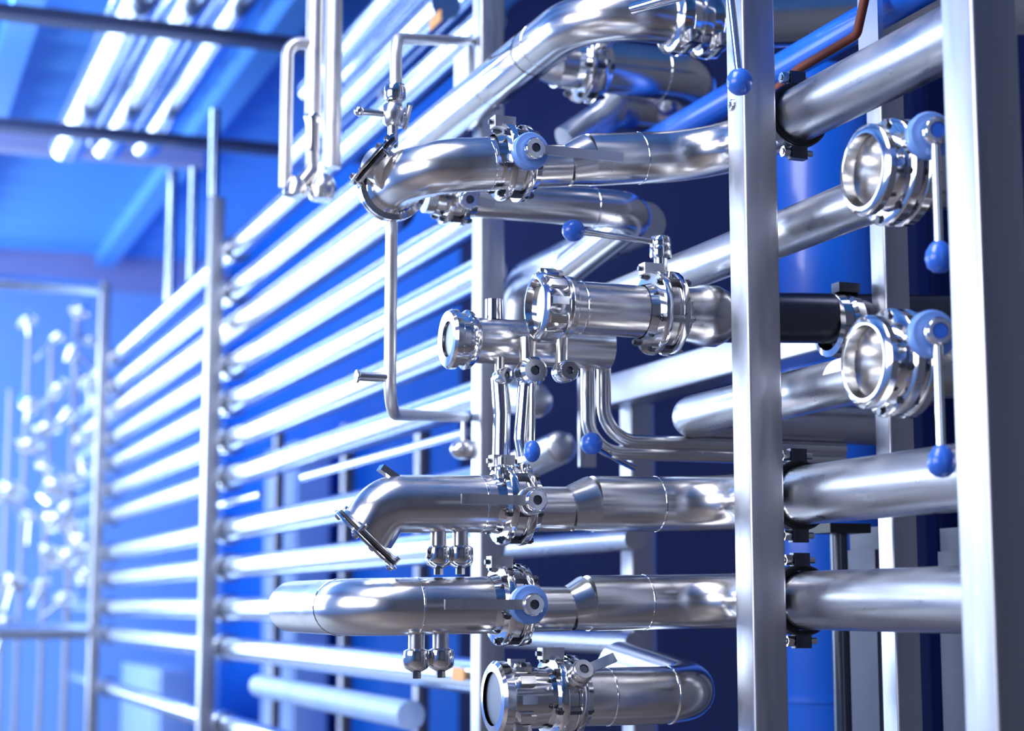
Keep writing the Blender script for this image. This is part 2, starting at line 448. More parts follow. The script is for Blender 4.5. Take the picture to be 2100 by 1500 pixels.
# ---- R2, R4 lighter pipes between the posts
z2 = aX(1640, 465, XP).z
pipe('steel_pipe', [V((XP, 2.50, z2)), V((XP, 4.05, z2))], .043, 'pale matte pipe running into the upper open valve on the right', m=DULL, group='matte pipes behind the post')
z4 = aX(1640, 805, XP).z
pipe('steel_pipe', [V((XP, 2.50, z4)), V((XP, aX(1400, 855, XP).y, z4)), V((XP + .5, aX(1400, 855, XP).y, z4))], .043, 'pale matte pipe running into the lower open valve on the right', m=DULL, rad=.06, group='matte pipes behind the post')
r4 = [o for o in COL.objects if o.get('label', '').startswith('pale matte pipe running into the lower')][0]
vs = [V((XP, 2.58 + .09 * b, z4)) + V((-math.cos(t), 0, math.sin(t))) * .0436 for t in [.25 + 1.5 * k / 10 for k in range(11)] for b in (0, 1)]
MB().add(vs, [(2 * k, 2 * k + 1, 2 * k + 3, 2 * k + 2) for k in range(10)]).build('paper_label', WHITEP, r4)

# ---- open valves on the right
def open_valve(pc, label):
    """ pc: centre of the open ring (faces the aisle, -X) """
    Y = 2.42
    c = aY(pc[0], pc[1], Y)
    o = thing('open_union_valve', c, label, 'valve', 'open valves with hanging blue ball levers')
    MB().lathe([(.060, 0), (.068, 0), (.076, .006), (.076, .018), (.066, .022), (.062, .05), (.058, .05), (.058, .03), (.06, .0)], c, ex, 40, True).build('open_ring', CHROME, o)
    MB().lathe([(.058, .02), (.046, .04), (.046, .16)], c, ex, 36).build('bore', STEEL, o)
    MB().disc(c + ex * .10, ex, .046, .01).build('valve_disc', BLACK, o)  # black disc stands in for the shade inside the bore
    MB().tube([c + ex * .092 - ez * .046, c + ex * .092 + ez * .046], .009, 14).build('disc_shaft', CHROME, o)
    for t, n_ in ((.052, 'flange'), (.080, 'flange')):
        MB().lathe([(.05, -.012), (.084, -.011), (.089, -.007), (.089, .007), (.084, .011), (.05, .012)], c + ex * t, ex, 36, True).build(n_, CHROME, o)
    for k in range(8):
        t = PI / 4 * k + .2
        q = c + ex * .066 + ey * math.cos(t) * .079 + ez * math.sin(t) * .079
        MB().hexa(q, ex, .007, .06).build('bolt', DARK, o)
    MB().lathe([(.05, .09), (.055, .095), (.05, .24), (0, .24)], c, ex, 32).build('spigot', STEEL, o)
    hc = c + ex * .046 - ey * .075 + ez * .028
    MB().tube([hc, hc - ey * .05], .018, 16).build('stem_collar', CHROME, o)
    d = (-ey - ex * .25).normalized()
    hub0 = hc - ey * .045
    MB().lathe([(.012, -.006), (.034, -.006), (.038, 0), (.038, .016), (.034, .022), (.012, .022)], hub0, d, 32, True).build('hub_disc', PALEBLUE, o)
    cap = MB().lathe([(0, .02), (.02, .02), (.022, .024), (.022, .044), (.019, .048), (.013, .048), (.013, .042), (0, .042)], hub0, d).build('hub_cap', CHROME, o)
    MB().disc(hub0 + d * .044, d, .0125, .006).build('cap_insert', BLUE, cap)
    h0 = hub0 + d * .034 - ez * .018
    h1 = h0 - ez * .165
    lv = MB().tube([h0, h1], [.0075, .0068], 14).build('lever', CHROME, o)
    MB().lathe([(.008, .0), (.013, -.004), (.0205, -.016), (.0225, -.028), (.019, -.041), (.01, -.048), (0, -.05)], h1 + ez * .008, ez, 24).build('knob', BLUE, lv)
    return o
open_valve((1768, 348), 'upper open ring valve with a blue hub and hanging blue ball lever')
open_valve((1770, 742), 'lower open ring valve with a blue hub and hanging blue ball lever')

# ---- branch C with union, big valve and dark run to the right
c0 = aY(1130, 628, YB); c1 = aY(1400, 640, YB)
zC = c0.z
pC = pipe('steel_pipe', [V((c0.x, YB, zC)), V((aY(1345, 632, YB).x, YB, zC))], .052, 'short wide pipe between the slotted union and the middle valve', seams=[(V((c0.x + .06, YB, zC)), ex)])
xv = aY(1356, 632, YB).x
# union nut
u = thing('union_nut', c0, 'slotted polished union nut at the left end of the middle pipe', 'union')
MB().lathe([(0, -.022), (.046, -.022), (.05, -.035), (.058, -.034), (.066, -.028), (.066, .012), (.062, .018), (.052, .02)], c0, ex, 36).build('nut_ring', CHROME, u)
for k in range(12):
    t = 2 * PI * k / 12
    rr = ey * math.cos(t) + ez * math.sin(t); tt = ey * -math.sin(t) + ez * math.cos(t)
    MB().box(c0 + rr * .068 - ex * .008, .034, .015, .009, (ex, tt, rr)).build('spanner_lug', CHROME, u)
MB().ring(c0 + ex * .032, ex, .051, .060, .012).build('collar', STEEL, u)
lever_valve(V((xv, YB, zC)), ex, .054, ez, .032, V((-1, -.02, .05)), .155, 'middle valve with its lever pointing left to a blue ball', knob=.022, hub_r=.022, blue=CHROME, flat=False, group='steel butterfly valves on the branch pipes', big=1.08)
# dark run: its dark reflections are put into the steel colour
d0 = V((xv + .045, YB, zC)); d1 = aY(1475, 640, YB); 
dk = thing('dark_pipe', d0, 'dark pipe running right from the middle valve, behind both right posts', 'pipe')
MB().lathe([(.054, 0), (.056, .02), (.062, .04), (.062, .075), (.05, .10)], d0, ex).build('cone', STEEL, dk)
e1 = aY(1960, 655, YB)
MB().tube([d0 + ex * .09, V((e1.x + .03, YB, e1.z))], .052, 28).build('pipe_wall', DARK, dk)
q = aY(1722, 640, YB)
k_ = thing('pipe_coupling', q, 'shiny clamp ring on the dark pipe between the right posts', 'clamp')
MB().lathe([(.053, -.03), (.066, -.026), (.068, -.008), (.062, 0), (.068, .008), (.066, .026), (.053, .03)], V((q.x, YB, dk and zC - .003)), ex).build('band', CHROME, k_)
MB().box(V((q.x + .01, YB - .01, zC + .075)), .05, .03, .02).build('lug', DARK, k_)

# ---- lower-left pipe of C (open ferrule end), behind the union
YC2 = 3.27
f0 = aY(945, 697, YC2); f1 = aY(1200, 700, YC2)
pc2 = pipe('steel_pipe', [f0, V((f1.x, YC2, f0.z)), V((f1.x + .05, YC2, f0.z))], .046, 'short pipe with a ferrule end, left of the slotted union', rad=0)
MB().lathe([(.036, -.028), (.055, -.03), (.060, -.024), (.060, -.012), (.054, -.008), (.054, .004), (.060, .008), (.058, .018), (.046, .03)], f0, ex, 32).build('end_ferrule', CHROME, pc2)
MB().disc(f0 - ex * .02, ex, .036, .006).build('end_disc', DARK, pc2)
MB().tube([f0 + V((.07, -.0, .044)), f0 + V((.07, 0, .085))], .018, 16).build('gauge_port', CHROME, pc2)

# ---- top T1: pipe from upper right, elbow to the far tubes (joins tube behind the posts)
YT = 3.36
t0 = aY(1900, 8, YT); t1 = aY(1205, 18, YT)
zT = t1.z
pT = pipe('steel_pipe', [V((t0.x + .3, YT, t0.z + .02)), V((1.75, YT, zT + .0)), V((t1.x, YT, zT)), V((t1.x, 4.75, zT)), V((1.64, 5.4, zT)), V((1.64, 14, zT))], .056,
          'topmost wide pipe that comes from the upper right and bends away along the tubes', rad=[.3, .17, .3, .3], group='branch pipes of the front row',
          seams=[(V((t1.x, 3.62, zT)), ey), (V((t1.x, 3.95, zT)), ey)])
MB().tube([V((t1.x, 3.68, zT)), V((t1.x, 3.88, zT))], .0575, 28, False).build('clear_sleeve', CHROME, pT)
for px in (1392, 1452):
    c = V((aY(px, 25, YT).x, YT, zT))
    o = thing('tri_clamp', c, 'hinged clamp on the topmost pipe, ' + ('the left one of two' if px < 1420 else 'the right one, beside the blue ball lever'), 'clamp', 'clamps on the topmost pipe')
    MB().lathe([(.056, -.03), (.064, -.022), (.076, -.02), (.078, -.004), (.072, 0), (.078, .004), (.076, .02), (.064, .022), (.056, .03)], c, ex).build('band', CHROME, o)
    q = c + V((0, -.06, -.06))
    MB().box(q, .03, .05, .028, bev=.004).build('hinge', CHROME, o)
    MB().tube([q - ey * .04, q + ey * .03 - ez * .02], .006, 10).build('swing_bolt', DARK, o)
# lever with blue ball in front of P1
lb = aX(1517, 168, 1.455); lt = aX(1494, -40, 1.455)
lv = thing('ball_lever', lt, 'straight white lever ending in a blue ball in front of the middle right post', 'lever')
MB().tube([lt, lb], .0075, 14).build('rod', CHROME, lv)
MB().ball(lb, .024, lb - lt, 1.05).build('knob', BLUE, lv)
MB().tube([lt, lt + V((-.10, .2, .0))], .012, 12).build('stem', CHROME, lv)

# ---- T2: U bend with valve
Y2 = 3.88
a = aY(1140, 150, Y2); b = aY(1440, 138, Y2); c = V((b.x, Y2 + .17, aY(1440, 232, Y2 + .17).z)); d = aY(1150, 262, Y2 + .19)
zt = (a.z + b.z) / 2
t2 = pipe('steel_pipe', [V((a.x, Y2, zt)), V((b.x, Y2, zt)), V((b.x, c.y, c.z)), V((b.x - .16, c.y, c.z))], .065, 'pipe with a rounded return bend, below the topmost pipe', rad=.11,  seams=[(V((aY(1357, 140, Y2).x, Y2, zt)), ex)])
MB().tube([V((b.x - .158, c.y, c.z)), V((aY(1262, 230, c.y).x, c.y, c.z))], .0645, 28).build('return_leg', DULL, t2)
q = V((aY(1262, 230, c.y).x, c.y, c.z)); q2 = aY(1236, 243, c.y); q3 = aY(1160, 292, c.y)
MB().tube([q, q.lerp(q2, .3), q2, q3], [.0645, .063, .046, .042], 28).build('taper', DULL, t2)
lever_valve(V((aY(1205, 160, Y2).x, Y2, zt)), ex, .065, V((0, -1, .25)), .02, V((-1, 0, -.05)), .05, 'valve on the return bend pipe, below the topmost pipe', group='steel butterfly valves on the branch pipes', blue=CHROME, hub_r=.02, capm=STEEL)
MB().lathe([(.065, 0), (.05, -.05), (.05, -.1), (0,-.1)], V((aY(1150, 160, Y2).x, Y2, zt)), ex).build('reducer', STEEL, t2)

# ---- B2: second row pipe under branch A
Y3 = 3.50
a = aY(870, 436, Y3); b = aY(1318, 428, Y3)
zb = aY(1220, 426, Y3).z
pb2 = pipe('steel_pipe', [V((a.x, Y3, zb)), V((b.x, Y3, zb)), V((b.x, Y3 + .42, zb - .05))], .043, 'pipe with a rounded right end just below the upper branch pipe', rad=.07, seams=[(V((aY(1218, 426, Y3).x, Y3, zb)), ex)])
lever_valve(V((aY(930, 432, Y3).x, Y3, zb)), ex, .044, V((0, -1, -.3)), .01, V((1, 0, -.1)), .04, 'small valve under the upper branch pipe, left of the middle post', blue=STEEL, hub_r=.02, capm=STEEL)
# pale elbow behind the middle valve
a = aX(1250, 492, 1.76)
pipe('steel_pipe', [V((1.76, 3.75, a.z)), V((1.76, 4.6, a.z)), V((1.73, 4.62, a.z - .3))], .05, 'pale elbow pipe behind the blue ball of the middle lever', rad=.08, m=DULL)

# ---- F bottom pipe
a = aY(1110, 1440, YB); b = aY(1445, 1425, YB)
zF = aY(1300, 1428, YB).z
pf = pipe('steel_pipe', [V((a.x, YB, zF)), V((b.x, YB, zF)), V((b.x, YB + .4, zF + .04))], .055, 'bottom pipe with a rounded right end', rad=.10, seams=[(V((aY(1372, 1425, YB).x, YB, zF)), ex), (V((aY(1245, 1425, YB).x, YB, zF)), ex)])
u = thing('union_nut', V((aY(1060, 1435, YB).x, YB, zF)), 'slotted union with a flared rim at the left end of the bottom pipe', 'union')
c0 = V((aY(1055, 1435, YB).x, YB, zF))
MB().lathe([(.05, -.045), (.064, -.044), (.070, -.038), (.070, -.022), (.06, -.016), (.058, .03), (.055, .09)], c0, ex, 36).build('nut_ring', CHROME, u)
for k in range(12):
    t = 2 * PI * k / 12
    rr = ey * math.cos(t) + ez * math.sin(t); tt = ey * -math.sin(t) + ez * math.cos(t)
    MB().box(c0 + rr * .066 + ex * .004, .03, .016, .014, (ex, tt, rr)).build('spanner_lug', CHROME, u)
MB().disc(c0 - ex * .036, ex, .05, .008).build('end_disc', DARK, u)
c1 = V((aY(1150, 1435, YB).x, YB, zF))
lever_valve(c1, ex, .055, V((0, -.9, .45)), .01, V((1, -.1, .4)), .05, 'valve on the bottom pipe beside its slotted union', blue=STEEL, hub_r=.022, capm=STEEL)

# ---- lever valves on A, D, E
qa = lerpY(pathA, 1052)
lever_valve(qa, ex, .052, -ey, .012, V((1, 0, 0)), .165, 'valve on the upper branch pipe with its lever pointing right and pale blue hub')
qd = lerpY(pathD, 1050)
lever_valve(qd, ex, .054, V((0, -1, .0)), .018, V((-1, 0, 0)), .125, 'valve on the second branch from below with a steel hub and lever pointing left', blue=STEEL, hub_r=.027)
qe = lerpY(pathE, 1045)
lever_valve(qe, ex, .053, -ey, .014, V((-1, 0, 0)), .15, 'valve on the lowest left-pointing branch with lever pointing left and pale hub')
# thinner necks right of the D and E valves are flared with reducers
for path, px, r_ in ((pathD, 1165, .054), (pathE, 1175, .053)):
    q = lerpY(path, px)

# ---- drain stubs under D, E and B2
def stub(c, label, r0=.02, L=.055):
    o = thing('drain_stub', c, label, 'fitting', 'capped drain stubs under the branch pipes')
    MB().tube([c, c - ez * L], r0 * .8, 18).build('neck', STEEL, o)
    MB().lathe([(r0 * .8, 0), (r0 * 1.25, -.004), (r0 * 1.3, -.008), (r0 * 1.3, -.03), (r0 * 1.1, -.036), (r0 * .5, -.042), (0, -.044)], c - ez * L * .55, ez).build('cap', CHROME, o)
    MB().hexa(c - ez * (L * .55 + .048), ez, .009, .012).build('plug_nut', DARK, o)
    return o
for path, px, lab in ((pathD, 900, 'left drain stub under the branch elbow with the tilted flange'), (pathD, 945, 'right drain stub under the branch elbow with the tilted flange'),
                      (pathE, 855, 'left drain stub under the lowest branch elbow'), (pathE, 905, 'right drain stub under the lowest branch elbow')):
    q = lerpY(path, px)
    stub(q - ez * .05, lab, .019, .05)

# ---- sampling cocks below the ferrule-ended pipe
def cock(c, label, cap_r, tube=None, knob=None, d=-ey):
    o = thing('sampling_cock', c, label, 'valve', 'small sampling cocks under the middle pipe')
    MB().ball(c, cap_r * .95).build('cock_body', CHROME, o)
    MB().tube([c + ez * .0, c + ez * .07], cap_r * .6, 16).build('neck', STEEL, o)
    cap = MB().lathe([(0, .0), (cap_r * .8, .0), (cap_r, .01), (cap_r, .035), (cap_r * .8, .042), (cap_r * .35, .042), (cap_r * .35, .034), (0, .034)], c, d).build('bonnet', CHROME, o)
    MB().disc(c + d * .036, d, cap_r * .33, .004).build('socket', DARK, cap)
    if tube:
        MB().tube(fillet(tube, .04), .018, 18).build('outlet_tube', CHROME, o)
    if knob is not None:
        lv = MB().tube([c + d * .03, knob], .006, 10).build('lever', CHROME, o)
        MB().ball(knob, .0165, ez, 1.3).build('knob', BLUE, lv)
    return o
YS = 3.2
c = aY(1082, 765, YS)
cock(c, 'middle sampling cock with a thick outlet tube and blue ball at its foot', .028, [c, aY(1072, 900, YS), aY(1078, 935, YS)], aY(1091, 926, YS - .05))
c = aY(1152, 765, YS); cock(c, 'right sampling cock with a round steel bonnet, no tube', .022)
c = aY(1025, 775, YS + .05); cock(c, 'left sampling cock, the smallest, in front of the middle post', .017, [c, aY(1030, 850, YS + .05), aY(1028, 950, YS + .05)])
# blue ball lever right of the sampling cocks
kb = aY(1213, 910, YS); ke = aY(1130, 960, YS + .1)
o = thing('ball_lever', kb, 'blue ball on a short lever left of the bent double tubes', 'lever')
rd = MB().tube([kb, aY(1270, 945, YS + .15), aY(1300, 960, YS + .2)], .007, 12).build('rod', CHROME, o)
MB().ball(kb, .0225).build('knob', BLUE, o)
# stacked small fittings on the D valve crown
for (px, py, r_, lab) in ((1030, 960, .014, 'round steel fitting on top of the second branch valve, left one'), (1075, 975, .017, 'round steel fitting on top of the second branch valve, right one')):
    c = aY(px, py, YB - .03)
    o = thing('round_fitting', c, lab, 'fitting', 'round fittings on the second branch valve')
    MB().lathe([(0, -.02), (r_ * .8, -.02), (r_, -.014), (r_, .0), (r_ * .6, .006), (r_ * .6, .02), (0, .024)], c, ez).build('fitting_body', CHROME, o)
    MB().hexa(c - ez * .03, ez, r_ * .8, .02).build('hex_nut', CHROME, o)

# ---- bent double tubes
for k, (x_, y_, lab) in enumerate(((1207, 905, 'outer of the two parallel bent tubes under the middle valve'), (1240, 893, 'inner of the two parallel bent tubes under the middle valve'))):
    Yk = 3.3
    a = aY(1205 + 33 * k, 735, Yk); b = aY(1207 + 34 * k, 935 - 28 * k, Yk); c = aY(1520, 938 - 24 * k, Yk)
    pipe('bent_tube', [a, V((a.x, Yk, c.z)), V((c.x + .25, Yk, c.z))], .0145, lab, 'tube', rad=.07 - .0 * k, group='bent double tubes')

# ---- instrument tubes at the left of the middle post
YI = 3.36
a = aX(962, 84, X0 - .01); b = aY(812, 80, YI); c = aY(812, 262, YI)
o = pipe('bent_tube', [a, b, c], .0125, 'thin white tube from the post down to the upper branch elbow', 'tube', rad=.05, group='thin instrument tubes', m=PALE)
nn = thing('needle_valve', aY(810, 225, YI), 'small needle valve with a cross handle on the thin tube above the flange', 'valve')
q = aY(810, 190, YI); MB().lathe([(.0125, -.02), (.02, -.016), (.0225, -.01), (.0225, .01), (.02, .016), (.0125, .02)], q, ez).build('union_collar', CHROME, nn)
q = aY(806, 235, YI); MB().lathe([(.013, -.025), (.02, -.018), (.023, 0), (.02, .018), (.013, .025)], q, ez).build('body', STEEL, nn)
MB().tube([q - ez * .02, q - ez * .07], .011, 14).build('tail', STEEL, nn)
hv = MB().tube([q - ex * .07, q + ex * .03], .0075, 12).build('spindle', STEEL, nn)
MB().ball(q - ex * .072, .0105).build('spindle_tip', CHROME, hv)
MB().tube([q + V((.03, -.02, .02)), q + V((.03, .02, -.02))], .007, 10).build('cross_handle', CHROME, nn)
a = aY(803, 458, YI); b = aY(800, 850, YI); c = aX(955, 856, X0 - .01)
o = pipe('bent_tube', [a, V((a.x, YI, b.z)), c], .0125, 'thin white tube hanging below the upper branch elbow and bending to the post', 'tube', rad=.06, group='thin instrument tubes', m=PALE)
q = aY(798, 775, YI); MB().tube([q, q - ex * .068], .0095, 14).build('side_stub', STEEL, o)
MB().disc(q - ex * .066, ex, .014, .006).build('stub_flange', STEEL, o)
q = c - ex * .005
MB().tube([q, q - ez * .075], .006, 10).build('drop_leg', STEEL, o)
MB().ball(q - ez * .085, .026, ex, 1.4).build('drip_cup', STEEL, o)

# ---- vertical hairpin tubes at upper centre-left
YH = 4.3
def vt(px0, py0, px1, py1, r, lab, extra=None):
    a = aY(px0, py0, YH); b = aY(px1, py1, YH); 
    path = [V((b.x, YH, a.z)), V((b.x, YH, b.z))] if extra is None else extra
    return pipe('hairpin_tube', path, r, lab, 'tube', rad=.06, m=PALE, group='hanging hairpin tubes')
o = vt(642, -40, 642, 235, .0215, 'middle of the three hanging tubes, swelling to a narrow neck')
q = aY(642, 235, YH); b = aY(634, 372, YH)
MB().lathe([(.0215, 0), (.024, -.01), (.018, -.03), (.018, -.1)], V((q.x, YH, q.z)), ez).build('coupling', CHROME, o)
MB().tube(fillet([V((q.x, YH, q.z - .09)), V((q.x, YH, b.z + .03)), aY(610, 385, YH)], .05), .017).build('neck_tube', STEEL, o)
o = vt(682, -40, 680, 345, .0235, 'thickest and rightmost of the three hanging tubes')
MB().lathe([(.0235, .02), (.034, 0), (.038, -.02), (.03, -.045), (0, -.05)], aY(660, 375, YH), ez).build('end_pot', STEEL, o)
b = aY(590, 85, YH); c = aY(590, 385, YH)
o = vt(0, 0, 0, 0, .0165, 'hooked hanging tube at the left of the three, curling over at its top', [V((aY(650, 95, YH).x, YH, b.z)), V((b.x, YH, b.z)), V((b.x, YH, c.z))])
MB().lathe([(.0165, 0), (.03, -.02), (.032, -.05), (.0, -.06)], V((aY(605, 380, YH).x, YH, c.z + .03)), ez).build('tee_joint', STEEL, o)

# ------------------------------------------------------------------ long tubes of the far bays
XT = 1.632
zs = [(1.815, 4.9, 6.9, .047), (2.02, 4.9, 6.6, .047), (1.64, 4.5, 14, .049), (1.44, 4.5, 14, .049), (1.09, 4.5, 14, .050), (.92, 4.5, 14, .050),
      (.745, 4.5, 14, .050), (.575, 4.5, 14, .049), (.335, 4.5, 14, .051), (.165, 4.5, 14, .049), (-.02, 4.5, 14, .050), (-.195, 4.5, 14, .049)]
names = ['second shortest tube above the tall bay', 'topmost short tube reaching past the upper post', 'uppermost long tube of the far bays, steepest of the fan', 'second long tube from the top of the fan',
         'fourth long tube from the top of the fan', 'fifth long tube from the top of the fan', 'sixth long tube from the top, running behind the thin white tube', 'seventh long tube from the top, above the thin tube foot', 'fourth long tube from the bottom of the fan',
         'third long tube from the bottom of the fan', 'level long tube at the height of the lowest branch elbow', 'lowest long tube, sloping down to the orange tag']
tubes = []
zs += [(-.335, 5.2, 7.3, .045), (-.535, 4.9, 14, .046)]
names += ['short low pipe near the bottom edge, under the orange tag', 'bottom-left long tube leaving the frame at its lower edge']
for (z, y0, y1, r), nm in zip(zs, names):
    z += CAMZ
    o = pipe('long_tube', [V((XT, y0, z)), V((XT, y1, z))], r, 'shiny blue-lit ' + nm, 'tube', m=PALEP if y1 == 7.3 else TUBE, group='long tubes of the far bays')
    o['group'] = 'long tubes of the far bays'
    tubes.append(o)
    for py in (p3 + .034, p4 + .034):
        if y1 > py:
            MB().ring((XT, py, z), ey, r - .001, r + .016, .05).build('support_clamp', CHROME, o)
# thinner companion tubes below the thick ones
for i, (z, y0, y1, r, X) in enumerate(((1.00, 4.7, 13, .016, 1.70), (.65, 4.7, 13, .018, 1.72), (1.18, 4.8, 13, .018, 1.72), (1.54, 4.8, 13, .018, 1.72), (.25, 4.7, 13, .017, 1.72), (.455, aX(622, 990, 1.72).y, 6.0, .014, 1.72))):
    pass
thin = [(aX(960, 887, 1.6), aX(622, 990, 1.6), .013, 'thin bright tube crossing below the long tube fan'),
        (aX(535, 1015, 1.6), aX(445, 1045, 1.6), .014, 'short thin tube beside the blurred post')]
for a, b, r, lab in thin:
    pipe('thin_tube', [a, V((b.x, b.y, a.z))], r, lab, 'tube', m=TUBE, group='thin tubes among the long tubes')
# orange tags
for (px, py, lab, z) in ((893, 42, 'small orange tag on an upper tube near the post', 0), (940, 1383, 'small orange tag under the lowest tube beside the post', 0)):
    c = aX(px, py, 1.57)
    o = MB().box(c, .006, .10, .035).build('pipe_tag', ORANGE); tag(o, lab, 'tag')
# upper right-hand tubes in the near bay
for i, (px, py, r, lab) in enumerate(((930, 25, .04, 'upper tube carrying the orange tag'), (935, 110, .045, 'upper tube behind the bend of the thin white tube'), (800, 60, .04, 'upper tube passing right of the hanging tubes'))):
    c = aX(px, py, 1.78)
    ut = pipe('upper_tube', [V((1.78, 4.95, c.z)), V((1.78, 7.4 - .4 * i, c.z))], r, 'blue-lit ' + lab, 'tube', m=TUBE, group='upper tubes of the near bay')

    MB().tube([V((1.78, 6.2 - .1 * i, c.z + r - .005)), V((1.78, 6.2 - .1 * i, ZC - .03))], .008, 10).build('hanger_rod', FRAME, ut)

# ------------------------------------------------------------------ behind the front row on the right
# blue tank
c = aX(1680, 1400, 2.5)
tk = thing('blue_tank', (2.52, c.y, 0), 'tall blue tank behind the right pipes, between the two right posts', 'tank')
MB().lathe([(0, .12), (.16, .12), (.185, .16), (.185, 2.9), (.14, 3.0), (0, 3.02)], V((2.52, c.y, 0)), ez, 40).build('shell', PAINT, tk)
for zz in (1.25, 2.2):
    MB().ring(V((2.52, c.y, zz)), ez, .184, .19, .02).build('hoop', PAINT, tk)
for s in (-1, 1):
    MB().tube([(2.52 + s * .12, c.y, 0), (2.52 + s * .12, c.y, .16)], .02, 12).build('leg', DARK, tk)
# blue pipe
c = aX(1560, 165, 1.86)
pipe('blue_pipe', [V((1.86, 1.8, c.z)), V((1.86, 4.3, c.z))], .034, 'glossy blue pipe slanting behind the top clamped pipe', m=PAINT)
# brown cable on the top pipe
pts = [aX(1775, -10, 1.75), aX(1757, 72, 1.75), aX(1640, 140, 1.70), aX(1585, 190, 1.68)]
o = MB().tube(fillet(pts, .02), .009, 10).build('cable', BROWN); tag(o, 'brown cable lying along the top clamped pipe', 'cable')
# bracket plate above R1
c = aX(1785, 45, 1.80)
o = MB().box(c, .012, .07, .12).build('bracket_plate', FRAME); tag(o, 'light bracket plate standing above the top clamped pipe', 'bracket')
# thin pole
c = aX(1722, 1200, 2.0)
po = thing('support_pole', (2.0, c.y, 0), 'thin dark pole with a small top plate under the clamped pipe', 'pole')
MB().tube([(2.0, c.y, 0), (2.0, c.y, aX(1722, 1085, 2.0).z)], .019, 16).build('pole', DARK, po)
MB().box((2.0, c.y, aX(1722, 1085, 2.0).z), .10, .10, .02).build('top_plate', BLACK, po)
# cabinets
for (px0, px1, X, m, ytop, lab) in ((1900, 1925, 2.75, NAVY, -300, 'dark navy cabinet column behind the rear post'), (1922, 1990, 2.2, SCUFF, 1085, 'grey scuffed cabinet in the lower right gap'), (1738, 1800, 2.12, SCUFF, 1085, 'grey panel box behind the thin dark pole')):
    y1 = aX(px0, 1000, X).y; y0 = aX(px1, 1000, X).y; top = aX(px0, ytop, X).z
    o = thing('cabinet', (X + .05, (y0 + y1) / 2, 0), lab, 'cabinet', 'cabinets behind the pipe rack')
    MB().box((X + .05, (y0 + y1) / 2, top / 2), .1, y1 - y0, top, bev=.006).build('body', m, o)
    MB().box((X - .004, (y0 + y1) / 2, top / 2), .008, (y1 - y0) * .9, top * .94).build('door', m, o)
# dark valve flange at the right edge
c = aY(2108, 655, 2.3)
o = thing('pipe_flange', c, 'dark steel flange cut off by the right edge of the photo', 'flange')
MB().ring(c, ex, .02, .05, .03).build('disc', STEEL, o)
MB().tube([c, c + ex * .4], .025, 16).build('spigot', DARK, o)
for k in range(6):
    MB().hexa(c + ey * .038 * math.cos(k * PI / 3) + ez * .038 * math.sin(k * PI / 3), ex, .006, .045).build('bolt', CHROME, o)

# second-row dark pipes behind D and E
for (x0, y0_, x1, r, lab) in ((1270, 1108, 1070, .03, 'dark pipe just under the second branch from below'), (1270, 1320, 1070, .03, 'dark pipe just under the lowest branch')):
    a = aX(x0, y0_, 1.9)
    pipe('back_pipe', [V((1.9, a.y - .1, a.z)), V((1.9, a.y + .9, a.z))], r, lab, m=DULL, group='second row pipes behind the branches')
for (px, py, r, lab) in ((1150, 918, .044, 'pale pipe end between the sampling cock and the blue ball lever'), (1100, 822, .045, 'rounded dull pipe end behind the sampling tube')):
    a = aY(px, py, 4.2)
    o = pipe('back_pipe', [a, V((XT, 4.53, CAMZ + (.335 if py > 900 else .575)))], r, lab, m=DULL, group='second row pipes behind the branches')
    MB().ball(a, r, ey, .5).build('end_cap', DULL, o)
a = aY(1203, 775, 4.1); b = aY(1203, 958, 4.1)
o = MB().box((a.x, 4.1, (a.z + b.z) / 2), .045, .01, a.z - b.z).build('support_plate', FRAME)
tag(o, 'narrow pale upright plate left of the bent double tubes', 'plate')

# ------------------------------------------------------------------ ceiling tubes and beams, far hall
ZCT = CAMZ + 2.62
def aZ(px, py, z):
    d = ray(px, py); return V((0, 0, CAMZ)) + d * ((z - CAMZ) / d.z)
for i, (px, lab) in enumerate(((140, 'leftmost of the three overhead tubes under the ceiling'), (222, 'middle one of the three overhead tubes under the ceiling'), (300, 'rightmost of the three overhead tubes under the ceiling'))):
    e = aZ(px, 296, ZCT)
    o = pipe('overhead_tube', [V((e.x, 5.0, ZCT)), V((e.x, e.y, ZCT))], .105 - .012 * i, lab, 'tube', m=TUBE, group='overhead tubes')
    MB().ball((e.x, e.y, ZCT), .105 - .012 * i, ey, .6).build('end_cap', TUBE, o)
for i, (px, py, z, hh, lab) in enumerate(((300, 58, ZCT - .15, .035, 'nearer dark ceiling beam crossing above the overhead tubes'), (300, 283, ZCT - .16, .04, 'farther dark ceiling beam crossing the ends of the overhead tubes'))):
    e = aZ(px, py, z)
    o = thing('ceiling_beam', (0, e.y, z), lab, 'beam', 'dark beams under the ceiling')
    MB().box((0.15, e.y, z), XR - XL, .08, hh).build('web', BEAMM, o)
    MB().box((0.15, e.y, z - hh / 2), XR - XL, .10, .012).build('lower_flange', BEAMM, o)
    MB().box((0.15, e.y, z + hh / 2), XR - XL, .10, .012).build('upper_flange', BEAMM, o)
# long ceiling purlins
for i, X in enumerate((-.35, .75, 2.1)):
    struct(MB().box((X, 6.75, ZC - .09), .16, 19, .14).build('trim_%d' % (i + 1), CEIL))
# grey lavender bands: head of the back wall, tie beam past the overhead tube ends
za, zb_ = aY(100, 590, YF).z, aY(100, 465, YF).z
struct(MB().box((.15, YF - .03, (za + zb_) / 2), XR - XL, .05, zb_ - za).build('trim_7', LAVENDER))
ea, eb = aY(415, 345, 10.9), aY(415, 292, 10.9)
struct(MB().box(((XL + ea.x) / 2, 10.9, (ea.z + eb.z) / 2), ea.x - XL, .1, eb.z - ea.z).build('trim_6', LAVENDER))
